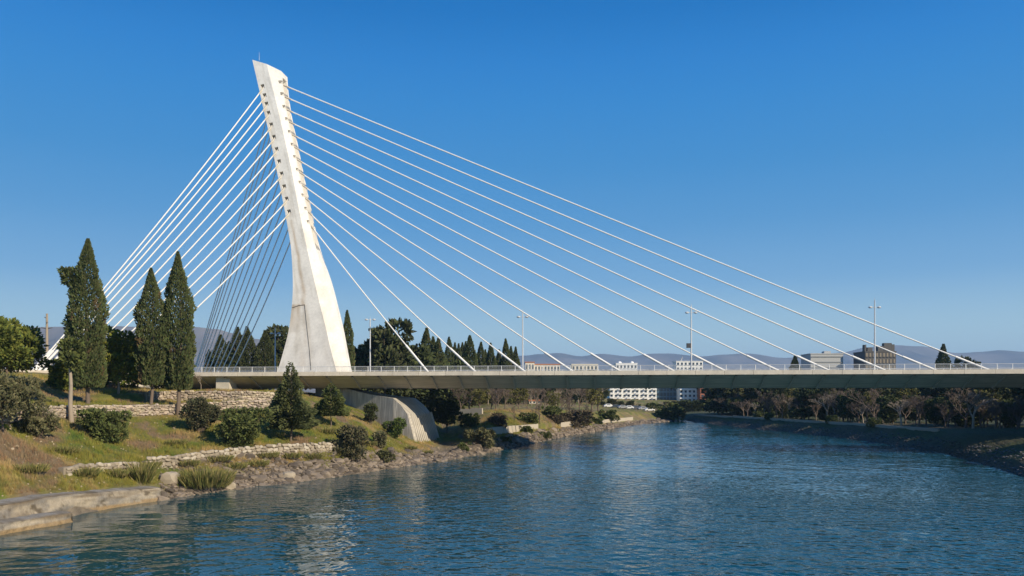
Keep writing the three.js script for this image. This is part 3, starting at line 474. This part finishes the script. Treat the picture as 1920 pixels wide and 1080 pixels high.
function plant(o, pos, name, label, category, group, turn = rr(0, 6.28), s = 1) { o.position.copy(pos).add(V(0, -.12, 0)); o.rotation.y = turn; o.scale.multiplyScalar(s); return top(o, name, label, category, group); }
const hgt = (pos, topPy) => CAM + (HZ - topPy) / F * -pos.z - pos.y;

// near trees on the left bank
{
  let p = onGround(leftCols, 165, 782); p = pix(165, 0, 96); p.y = ground(leftCols, 165, 96);
  plant(cypress(hgt(p, 448), 2.2, 17000, 2.0, .42), p, 'cypress_tree', 'tallest cypress with a side branch sticking out near its top', 'tree');
  { const c = p.clone().add(V(-1.9, 0, .2)), L = clumps([[0, hgt(p, 520), 0, .9, 1.1], [-.5, hgt(p, 512), .2, .65, .6], [.5, hgt(p, 540), 0, .7, 1.2], [.2, hgt(p, 610), 0, .8, 1.6]], 1500, .4, CYP); const m = part(L, M.leaf, 'side_branch', scene.getObjectByName('cypress_tree')); m.position.set(0, 0, 0); m.rotation.y = -m.parent.rotation.y; const off = c.sub(p); m.position.copy(off.applyAxisAngle(V(0, 1, 0), -m.parent.rotation.y)); }
  p = pix(287, 0, 103); p.y = ground(leftCols, 287, 102.6); p.z = -102.4;
  plant(cypress(hgt(p, 503), 2.0, 14000, 2.6, .42), p, 'cypress_tree', 'shorter middle cypress with bare twin trunk by the terrace wall', 'tree');
  p = pix(336, 0, 104); p.y = ground(leftCols, 336, 104); p.z = -103.6;
  plant(cypress(hgt(p, 472), 2.1, 16000, 3.2, .42), p, 'cypress_tree', 'dense pointed cypress beside the end of the bridge deck', 'tree');
  p = pix(222, 0, 108); p.y = ground(leftCols, 222, 108);
  plant(broad(hgt(p, 612), 3.6, 6500, .45, PINE, .3, 10, M.paleBark), p, 'pine_tree', 'rounded pine between the tall cypress and the middle cypress', 'tree');
  p = pix(12, 0, 100); p.y = ground(leftCols, 12, 100);
  plant(broad(hgt(p, 598), 4.5, 10000, .46, [[.12, .145, .02], [.085, .115, .02], [.15, .16, .025]], .3, 16), p, 'pine_tree', 'wide sunlit yellow green pine below the stay anchors', 'tree');
  p = pix(115, 0, 106); p.y = ground(leftCols, 115, 106);
  plant(broad(hgt(p, 672), 2.0, 3600, .42, PINE, .15, 10), p, 'pine_tree', 'low dark pine in front of the stay anchors', 'tree');
  p = pix(178, 0, 117); p.y = ground(leftCols, 178, 117); plant(broad(hgt(p, 668), 2.8, 5000, .45, PINE, .15, 12), p, 'pine_tree', 'low spreading pine behind the tallest cypress', 'tree');
  p = pix(258, 0, 120); p.y = ground(leftCols, 258, 120); plant(broad(hgt(p, 640), 4.0, 6500, .45, PINE, .15, 12), p, 'pine_tree', 'bushy pine behind the middle cypress', 'tree');
  p = pix(310, 0, 126); p.y = ground(leftCols, 310, 126); plant(broad(hgt(p, 672), 3.2, 5000, .45, DARKP, .15, 12), p, 'pine_tree', 'dark low pine at the landward end of the bridge deck', 'tree');
  p = onGround(leftCols, 5, 812); plant(broad(hgt(p, 700), 3.0, 6000, .28, OLIVE, .4, 10), p, 'olive_tree', 'grey green olive tree in front of the lower terrace wall', 'tree');
  p = onGround(leftCols, 75, 822); plant(shrub(3.6, hgt(p, 752), 2600, .3, OLIVE), p, 'shrub', 'straggly olive shrub on the slope beside the olive tree', 'shrub');
  p = onGround(leftCols, 134, 793); { const g = new THREE.Group(); const H = hgt(p, 650); part(merge(bend(H * 1.25, .27).g.slice(0, 4)), M.paleBark, 'trunk', g); part(clumps([[0, H, 0, 1.1, .9], [.6, H * .9, .2, .8, .6], [-.7, H * .86, 0, .8, .6], [.1, H * .76, .3, .6, .5]], 1700, .4, BUSH), M.leaf, 'crown', g); plant(g, p, 'pine_tree', 'slim pine with a long bare pale trunk beside the tallest cypress', 'tree'); }
  p = onGround(leftCols, 200, 826); plant(shrub(4.6, hgt(p, 752), 6000, .32, BUSH, 12), p, 'shrub', 'dense round green shrub below the tallest cypress', 'shrub');
  p = onGround(leftCols, 378, 812); plant(shrub(4.0, hgt(p, 736), 5500, .3, [[.075, .075, .035], [.06, .07, .03], [.09, .08, .04]], 12), p, 'shrub', 'brownish green shrub under the upper terrace wall', 'shrub');
  p = onGround(leftCols, 452, 838); plant(shrub(6.2, hgt(p, 752), 9000, .32, BUSH, 16), p, 'shrub', 'wide green shrub between brown shrub and young conifer', 'shrub');
  p = onGround(leftCols, 545, 830); plant(conifer(hgt(p, 676), 2.9, 9000, 1.7, .44, [[.085, .10, .032], [.11, .12, .04], [.065, .08, .025]]), p, 'conifer_tree', 'tall young conifer in front of the pylon', 'tree');
  p = onGround(leftCols, 621, 800); plant(conifer(hgt(p, 716), 2.5, 4200, 1.6, .42, BUSH), p, 'conifer_tree', 'small dark conifer before the foundation block', 'tree');
  p = onGround(leftCols, 694, 797); plant(shrub(2.4, hgt(p, 751), 2800, .3, DARKP, 9), p, 'shrub', 'small round dark shrub against the foundation block', 'shrub');
  p = onGround(leftCols, 742, 822); plant(shrub(3.6, hgt(p, 777), 3200, .32, [[.085, .12, .02], [.06, .09, .02]], 10), p, 'shrub', 'bright green shrub at the grooved front of the foundation block', 'shrub');
  p = onGround(leftCols, 655, 856); plant(shrub(5.0, hgt(p, 793), 5000, .34, [[.09, .085, .04], [.07, .075, .03], [.12, .10, .05]], 14), p, 'shrub', 'grey brown waterside shrub below the small conifer', 'shrub');
  p = onGround(leftCols, 714, 842); plant(shrub(2.6, hgt(p, 802), 2200, .3, OLIVE, 8), p, 'shrub', 'olive shrub below the round dark shrub', 'shrub');
  p = onGround(leftCols, 720, 866); plant(shrub(2.8, hgt(p, 843), 1800, .28, [[.10, .10, .04], [.08, .085, .03]], 8), p, 'shrub', 'low scrubby bush on the stones by the water', 'shrub');
  p = onGround(leftCols, 838, 812); plant(broad(hgt(p, 745), 3.4, 6000, .45, DARKP, .35, 10), p, 'dark_tree', 'dark shaded tree standing just behind the foundation block', 'tree');
  p = onGround(leftCols, 905, 838); plant(shrub(6.5, hgt(p, 802), 3200, .45, OLIVE, 12), p, 'shrub', 'olive brown shrub before the low retaining wall', 'shrub');
  p = onGround(leftCols, 382, 915); plant(reeds(5.0, 2.4, 2600), p, 'reed_clump', 'green and straw reeds at the water between quay and rocks', 'reeds');
  p = onGround(leftCols, 268, 905); plant(reeds(1.6, 2.4, 700), p, 'reed_clump', 'narrow reed clump growing out of the broken rubble wall', 'reeds');
  for (const [px, py, w] of [[350, 872, 2.4], [410, 868, 3], [500, 860, 2.6], [545, 858, 2.2], [440, 880, 2.4], [160, 895, 2.2], [215, 893, 2], [280, 880, 2], [640, 850, 2.2], [770, 845, 1.6], [800, 852, 1.6], [610, 812, 3], [585, 860, 2.6], [480, 875, 2.6], [690, 835, 2.2], [330, 835, 2], [120, 850, 2.4], [60, 890, 2.2]]) { p = onGround(leftCols, px, py); plant(reeds(w, .9, 700), p, 'dry_grass_clump', 'clump of tall dry grass on the left bank slope', 'grass clump', 'dry grass clumps on the slope'); }
  p = pix(377, 0, 128); p.y = ground(leftCols, 377, 128); plant(bare(hgt(p, 688), 1, M.paleBark, 3), p, 'bare_sapling', 'thin pale leafless sapling at the landward end of the deck', 'tree');
}
// far cypresses and evergreens behind the bridge
const farY = (px, Z) => ground(px < 1270 ? leftCols : rightCols, px, Z);
const cypA = cypress(16, 2.0, 6500, .6, .6), cypB = cypress(16, 2.7, 7000, .4, .65, DARKP), evA = broad(12, 4.6, 5200, .75, DARKP, .2, 14), evB = broad(11, 4.4, 5200, .7, [[.055, .075, .02], [.045, .06, .02], [.07, .085, .024]], .2, 14);
function copyTo(proto, h0, px, topPy, Z, name, label, group, wide = 1) { const o = proto.clone(), p = pix(px, 0, Z); p.y = farY(px, Z) - .3; const s = hgt(p, topPy) / h0; o.scale.set(s * wide, s, s * wide); plant(o, p, name, label, 'tree', group); }
for (const [px, t, w] of [[392, 655, 1], [414, 628, 1.1], [446, 614, 1], [463, 613, 1.1], [497, 620, 1.2], [430, 640, 1.2]]) copyTo(cypB, 16, px, t, 195, 'cypress_tree', 'dark cypress behind the back stays on the landward side', 'cypresses landward of the pylon', w);
copyTo(evA, 12, 527, 608, 215, 'evergreen_tree', 'tall dark evergreen close behind the pylon foot', null, .9);
copyTo(cypA, 16, 651, 583, 190, 'cypress_tree', 'slender cypress rising right beside the pylon', null, .75);
copyTo(evA, 12, 720, 598, 200, 'cedar_tree', 'tall spreading dark cedar behind the innermost front stay', null, .8);
for (const [px, t, w, k] of [[673, 643, .8, 1], [690, 652, 1.1, 1], [745, 632, .9, 1], [760, 648, 1.1, 0], [775, 655, 1.1, 0], [705, 640, 1, 1], [735, 660, 1.2, 0], [850, 676, 1.2, 0]]) copyTo(k ? evA : evB, k ? 12 : 11, px, t, 205 + (px % 7) * 2, 'evergreen_tree', 'bushy evergreen behind the bridge railing near the cedar', 'evergreens behind the railing', w);
for (const [px, t, w, Z] of [[800, 616, 1.05, 230], [812, 632, 1, 233], [822, 635, 1.1, 228], [842, 633, .9, 265], [853, 643, .8, 275], [860, 645, .8, 270], [867, 643, .8, 280], [873, 641, .8, 275], [881, 630, 1.1, 262], [902, 642, 1, 280], [910, 656, .8, 290], [920, 644, 1, 280], [936, 656, 1, 290], [948, 636, .9, 280], [958, 650, .9, 290], [967, 651, .9, 285]]) copyTo(cypA, 16, px, t, Z, 'cypress_tree', 'slim cypress in the long row behind the front stays', 'row of cypresses behind the stays', w);
copyTo(cypA, 16, 1491, 668, 420, 'cypress_tree', 'small dark tree rising above the railing beside grey block', null, 1.5);
copyTo(cypA, 16, 1769, 646, 330, 'cypress_tree', 'dark cypress above the railing near the outermost stay', null, 1.1);
copyTo(evA, 12, 1822, 668, 350, 'evergreen_tree', 'dark rounded tree top by the lower end of the outermost stay', null, .7);
// promenade wood past the bridge
const bareA = bare(12, 1), bareB = bare(12, 2), bareC = bare(12, 3, M.bark), bareD = bare(12, 4, M.paleBark), shA = shrub(5, 4, 2600, .5, BUSH, 10), shB = shrub(5, 3.4, 1600, .45, [[.11, .085, .05], [.09, .07, .04]], 10);
seed = 991;
const shYellow = broad(12, 3.6, 2200, .5, [[.15, .14, .035], [.12, .115, .03]], .3, 10);
for (let i = 0; i < 40; i++) { const px = 862 + i * 8.4 + rr(-5, 5), Z = 205 + (px - 860) * .42 + rr(0, 40) * (1 + i / 30); copyTo([bareA, bareD, bareC, bareB, bareA][i % 5], 12, px, px > 1128 ? rr(748, 756) : rr(690, 722), Z, 'bare_tree', 'leafless brown tree in the promenade wood past the bridge', 'bare promenade trees', rr(1.1, 1.6)); }
for (let i = 0; i < 16; i++) { const px = 866 + i * 17 + rr(-5, 5), R = rails(leftCols, px), Z = R[9][0] - rr(-6, 5); copyTo(i % 4 === 2 ? shYellow : [bareB, bareA, bareC][i % 3], 12, px, px > 1125 ? 752 : rr(700, 735), Z, i % 4 === 2 ? 'willow_tree' : 'bare_tree', i % 4 === 2 ? 'yellow green leafy tree at the promenade edge' : 'leafless tree leaning at the top edge of the promenade slope', i % 4 === 2 ? 'yellow green promenade trees' : 'bare trees at the slope edge', 1.3); }
for (let i = 0; i < 29; i++) { const px = 655 + i * 16.5 + rr(-6, 6), Z = 250 + Math.max(0, px - 860) * .5 + rr(0, 35); copyTo(i % 2 ? evA : evB, 12, px, rr(694, 722), Z, 'evergreen_tree', 'evergreen tree in the wood behind the bridge', 'evergreens of the promenade wood', 1.25); }
for (const [px, py, t, w] of [[862, 772, 752, .7], [1030, 783, 757, 1.3], [1075, 800, 762, 2.0], [985, 812, 795, 1.4], [1252, 787, 751, 2.6]]) { const p = onGround(leftCols, px, py), o = (px === 1075 ? shB : shA).clone(), s = hgt(p, t) / 4; o.scale.set(s * Math.min(w, 1.5), s, s * Math.min(w, 1.5)); plant(o, p, 'shrub', { 862: 'green shrub at the foot of the promenade slope', 1030: 'round dark shrub on the slope beside the promenade wood', 1075: 'leafless brown bushes at the water past the retaining wall', 985: 'olive shrub overhanging the shore at the wall gap', 1252: 'large dark rounded bush on the tip of the left bank' }[px], 'shrub'); }
for (let i = 0; i < 17; i++) { const px = 1132 + i * 8.6 + rr(-3, 3); copyTo([evB, bareA, evA, bareB][i % 4], 12, px, rr(746, 757), 385 + rr(-10, 40), i % 2 ? 'bare_tree' : 'evergreen_tree', i % 2 ? 'low leafless tree before the white apartment blocks' : 'low green tree before the white apartment blocks', 'trees before the apartment blocks', rr(1.2, 1.8)); }
for (const [px, py, t, k, w] of [[935, 800, 768, 0, 1], [965, 790, 752, 1, 1], [990, 793, 770, 0, 1.2], [1012, 795, 745, 1, 1.2], [1045, 795, 772, 0, 1.1], [1062, 790, 742, 1, 1.3], [1090, 797, 770, 0, 1.4], [1098, 790, 748, 1, 1.3], [882, 800, 770, 0, .9], [1120, 796, 778, 0, 1.2], [1140, 788, 765, 0, 1.3], [948, 830, 815, 0, 1.3], [1020, 822, 806, 0, 1.4], [870, 845, 826, 0, 1.1]]) { const p = onGround(leftCols, px, py), o = (k ? bareB : [shA, shB][px % 2]).clone(), q = hgt(p, t) / (k ? 12 : 4); o.scale.set(q * w, q, q * w); plant(o, p, k ? 'bare_tree' : 'shrub', k ? 'leafless tree growing on the grass slope past the bridge' : px % 2 ? 'brown scrub bush on the bank past the bridge' : 'green scrub bush on the bank past the bridge', k ? 'tree' : 'shrub', k ? 'bare trees on the slope past the bridge' : 'scrub on the bank past the bridge'); }
// right bank park
for (let i = 0; i < 16; i++) { const px = 1960 + i * 30, Z = lerp(165, 105, i / 16) + rr(-18, 18); copyTo(i % 2 ? evA : evB, 12, px, (px < 2040 ? 705 : 650) - rr(0, 30), Z, 'evergreen_tree', 'tall evergreen on the right bank just beyond the bridge', 'evergreens shading the right bank', 1); }
for (let i = 0; i < 46; i++) { const px = 1345 + i * 13.4 + rr(-6, 6), Z = lerp(300, 215, (px - 1345) / 600) + rr(0, 50); copyTo(i % 3 ? evA : evB, 12, px, rr(700, 724), Z, 'evergreen_tree', 'dark evergreen at the back of the right bank park', 'evergreens of the right bank park', 1.3); }
for (let i = 0; i < 42; i++) { const px = 1365 + i * 13.4 + rr(-6, 6), R = rails(rightCols, px), Z = R[5][0] + rr(0, 14); copyTo([bareA, bareB, bareC, bareA, bareD][i % 5], 12, px, rr(705, 748), Z, 'bare_tree', 'leafless tree on the right bank terrace', 'bare trees on the right terrace', 1.5); }
for (let i = 0; i < 22; i++) { const px = 1372 + i * 25 + rr(-9, 9), R = rails(rightCols, px), Z = R[5][0] + rr(4, 26); copyTo([evB, shYellow, evA][i % 3], i % 3 === 1 ? 12 : 11.5, px, rr(716, 756), Z, 'park_tree', ['olive green bushy tree', 'thin yellow green tree', 'dark bushy tree'][i % 3] + ' among the bare trees of the right bank', 'leafy trees of the right terrace', rr(.8, 1.3)); }
for (const [px, t] of [[1545, 715], [1808, 715], [1468, 722]]) copyTo(cypB, 16, px, t, rails(rightCols, px)[5][0] + 10, 'cypress_tree', 'dark cypress among the bare trees of the right bank park', 'cypresses in the right park', 1);
for (const [px, py] of [[1420, 783], [1440, 786], [1640, 800], [1560, 793]]) { const p = onGround(rightCols, px, py), o = shA.clone(); o.scale.setScalar(.6); plant(o, p, 'shrub', 'small green shrub on the edge of the right terrace', 'shrub', 'shrubs on the right terrace edge'); }
for (let i = 0; i < 9; i++) { const px = 1278 + i * 12; copyTo(evB, 11, px, 752 + rr(-3, 3), 400, 'hedge_tree', 'low dark tree in the line below the brick building', 'trees below the brick building', 2); }

// ---------------------------------------------------------------- town
function building(name, label, px0, px1, topPy, Z, depth, mat, rows, cols, o = {}) {
  const g = new THREE.Group(), w = (px1 - px0) / F * Z, base = o.base ?? 3, H = CAM + (HZ - topPy) / F * Z - base; g.position.set(((px0 + px1) / 2 - CX) / F * Z, base, -Z);
  part(box(w, H, depth, 0, H / 2, -depth / 2), mat, 'wall', g); const rf = part(box(w + .5, .5, depth + .5, 0, H + .25, -depth / 2), o.roof ?? mat, 'roof', g);
  const ww = w / cols * (o.fw ?? .5), wh = H / rows * (o.fh ?? .5), wg = box(ww, wh, .2), fg = box(ww + .4, .22, .5);
  for (let r = 0; r < rows; r++) for (let c = 0; c < cols; c++) { const x = -w / 2 + (c + .5) * w / cols, y = (r + .55) * H / rows; const a = part(wg, o.pane ?? M.glass, 'window', g); a.position.set(x, y, .02); const s = part(fg, mat, 'sill', a); s.position.set(0, -wh / 2 - .1, .15); }
  if (o.balcony) for (let r = 1; r < rows; r++) for (let c = 0; c < cols; c += 2) part(box(w / cols * .95, .9, 1.3, -w / 2 + (c + .5) * w / cols, r * H / rows, .66), M.white, 'balcony', g);
  if (o.extra) o.extra(g, w, H, rf); top(g, name, label, 'building');
}
building('apartment_block', 'white apartment block with balconies seen beneath the deck', 1143, 1231, 706, 560, 16, M.white, 7, 11, { balcony: true });
building('office_block', 'blue glass fronted block seen beneath the deck', 1231, 1274, 708, 565, 16, M.blueGlass, 6, 7, { fw: .8, fh: .75 });
building('apartment_block', 'narrow white block between the blue glass and brick buildings', 1274, 1313, 706, 555, 16, M.white, 7, 5, { balcony: true });
building('brick_building', 'red brown brick building seen beneath the deck', 1313, 1367, 706, 545, 18, M.brick, 7, 6);
building('tiled_house', 'cream house with red tiled roof above the railing', 985, 1002, 680, 420, 12, M.cream, 5, 3, { roof: M.tile });
building('tiled_house', 'low house with long brown tiled roof above the railing', 1002, 1050, 684, 430, 14, M.cream, 5, 8, { roof: M.tile });
building('flat_house', 'pale flats with cluttered roof between the stays', 1072, 1121, 684, 480, 14, M.cream, 6, 7);
building('domed_house', 'white building with rounded roof huts above the railing', 1155, 1195, 682, 600, 14, M.white, 7, 6, { extra: (g, w, H) => { for (const x of [-.3, .28]) { const s = new THREE.SphereGeometry(1.6, 10, 6, 0, 6.3, 0, 1.57); s.translate(x * w, H + .5, -4); part(s, M.white, 'roof_hut', g); } } });
building('white_block', 'white block with a roof dish above the railing', 1268, 1318, 678, 620, 14, M.white, 9, 7, { extra: (g, w, H) => { part(rod(V(-w * .3, H + .4, -4), V(-w * .22, H + 4, -4), .5, .2, 6), M.grey, 'roof_dish', g); } });
building('grey_block', 'plain grey windowless block above the railing', 1520, 1581, 664, 480, 16, M.grey, 10, 1, { fw: .94, fh: .06, extra: (g, w, H) => part(box(4, 1.6, 4, w * .1, H + 1.2, -6), M.grey, 'roof_hut', g) });
building('dark_tower_block', 'dark unfinished tower block with ragged top before the mountains', 1622, 1680, 660, 470, 16, M.darkStone, 9, 9, { pane: M.stone2, fw: .45, fh: .6, extra: (g, w, H) => { for (const [x, h, ww] of [[-.45, 4, 1], [-.3, 2.4, 3], [.05, 3.2, 3.4], [.28, 5, 4.5], [.45, 4.2, 1.6]]) part(box(ww, h, 3, x * w, H + h / 2 + .4, -3), M.darkStone, 'roof_turret', g); } });
building('yellow_house', 'small yellow house among the promenade trees', 992, 1012, 752, 300, 8, M.cream, 2, 3, { base: 6, roof: M.tile });
// mast on the left skyline
{ const g = new THREE.Group(), p = pix(88, 0, 230); p.y = 13.8; const H = hgt(p, 588); g.position.copy(p); part(rod(V(0, 0, 0), V(0, H, 0), .55, .28, 8), M.paleBark, 'pole', g); for (const [y, l, a] of [[.78, 1.6, 0], [.78, 1.6, 3.1], [.86, 1.1, 1], [.86, 1.1, 4.2], [.93, .8, 2]]) part(rod(V(0, H * y, 0), V(Math.cos(a) * l, H * y + .3, Math.sin(a) * l), .14, .1, 5), M.darkStone, 'arm', g); top(g, 'antenna_mast', 'pale antenna mast with short arms on the left skyline', 'mast'); }
// parked cars on the far promenade
{ const g = new THREE.Group(), w = new THREE.CylinderGeometry(.32, .32, .2, 10); w.rotateX(Math.PI / 2); const paint = std(.75, .75, .74, .3), carPaints = [std(.06, .07, .09, .3), std(.30, .31, .33, .3)];
  const sh = new THREE.Shape([[-2.1, .35], [2.1, .35], [2.15, .8], [1.3, .95], [.6, 1.45], [-1.1, 1.45], [-1.8, .95], [-2.15, .85]].map(([x, y]) => new THREE.Vector2(x, y))), b = new THREE.ExtrudeGeometry(sh, { depth: 1.6, bevelSize: .06, bevelThickness: .06, bevelSegments: 1 }); b.translate(0, 0, -.8);
  part(b, paint, 'body', g); part(box(1.6, .34, 1.76, -.25, 1.17, 0), M.glass, 'windows', g); for (const x of [-1.35, 1.35]) for (const z of [-.82, .82]) part(w, M.dark, 'wheel', g).position.set(x, .32, z);
  for (let i = 0; i < 7; i++) { const o = i ? g.clone() : g, px = 1140 + i * 13 + rr(-2, 2), Z = 345 + rr(-4, 4); o.position.set((px - CX) / F * Z, farY(px, Z) + .02, -Z); o.rotation.y = rr(-.4, .4) + (i % 2) * 3.14; if (i % 3) o.children[0].material = carPaints[i % 3 - 1]; top(o, 'parked_car', ['small white car', 'small dark car', 'small silver grey car'][i % 3] + ' parked along the far promenade', 'car', 'cars parked on the far promenade'); } }

renderer.render(scene, camera);
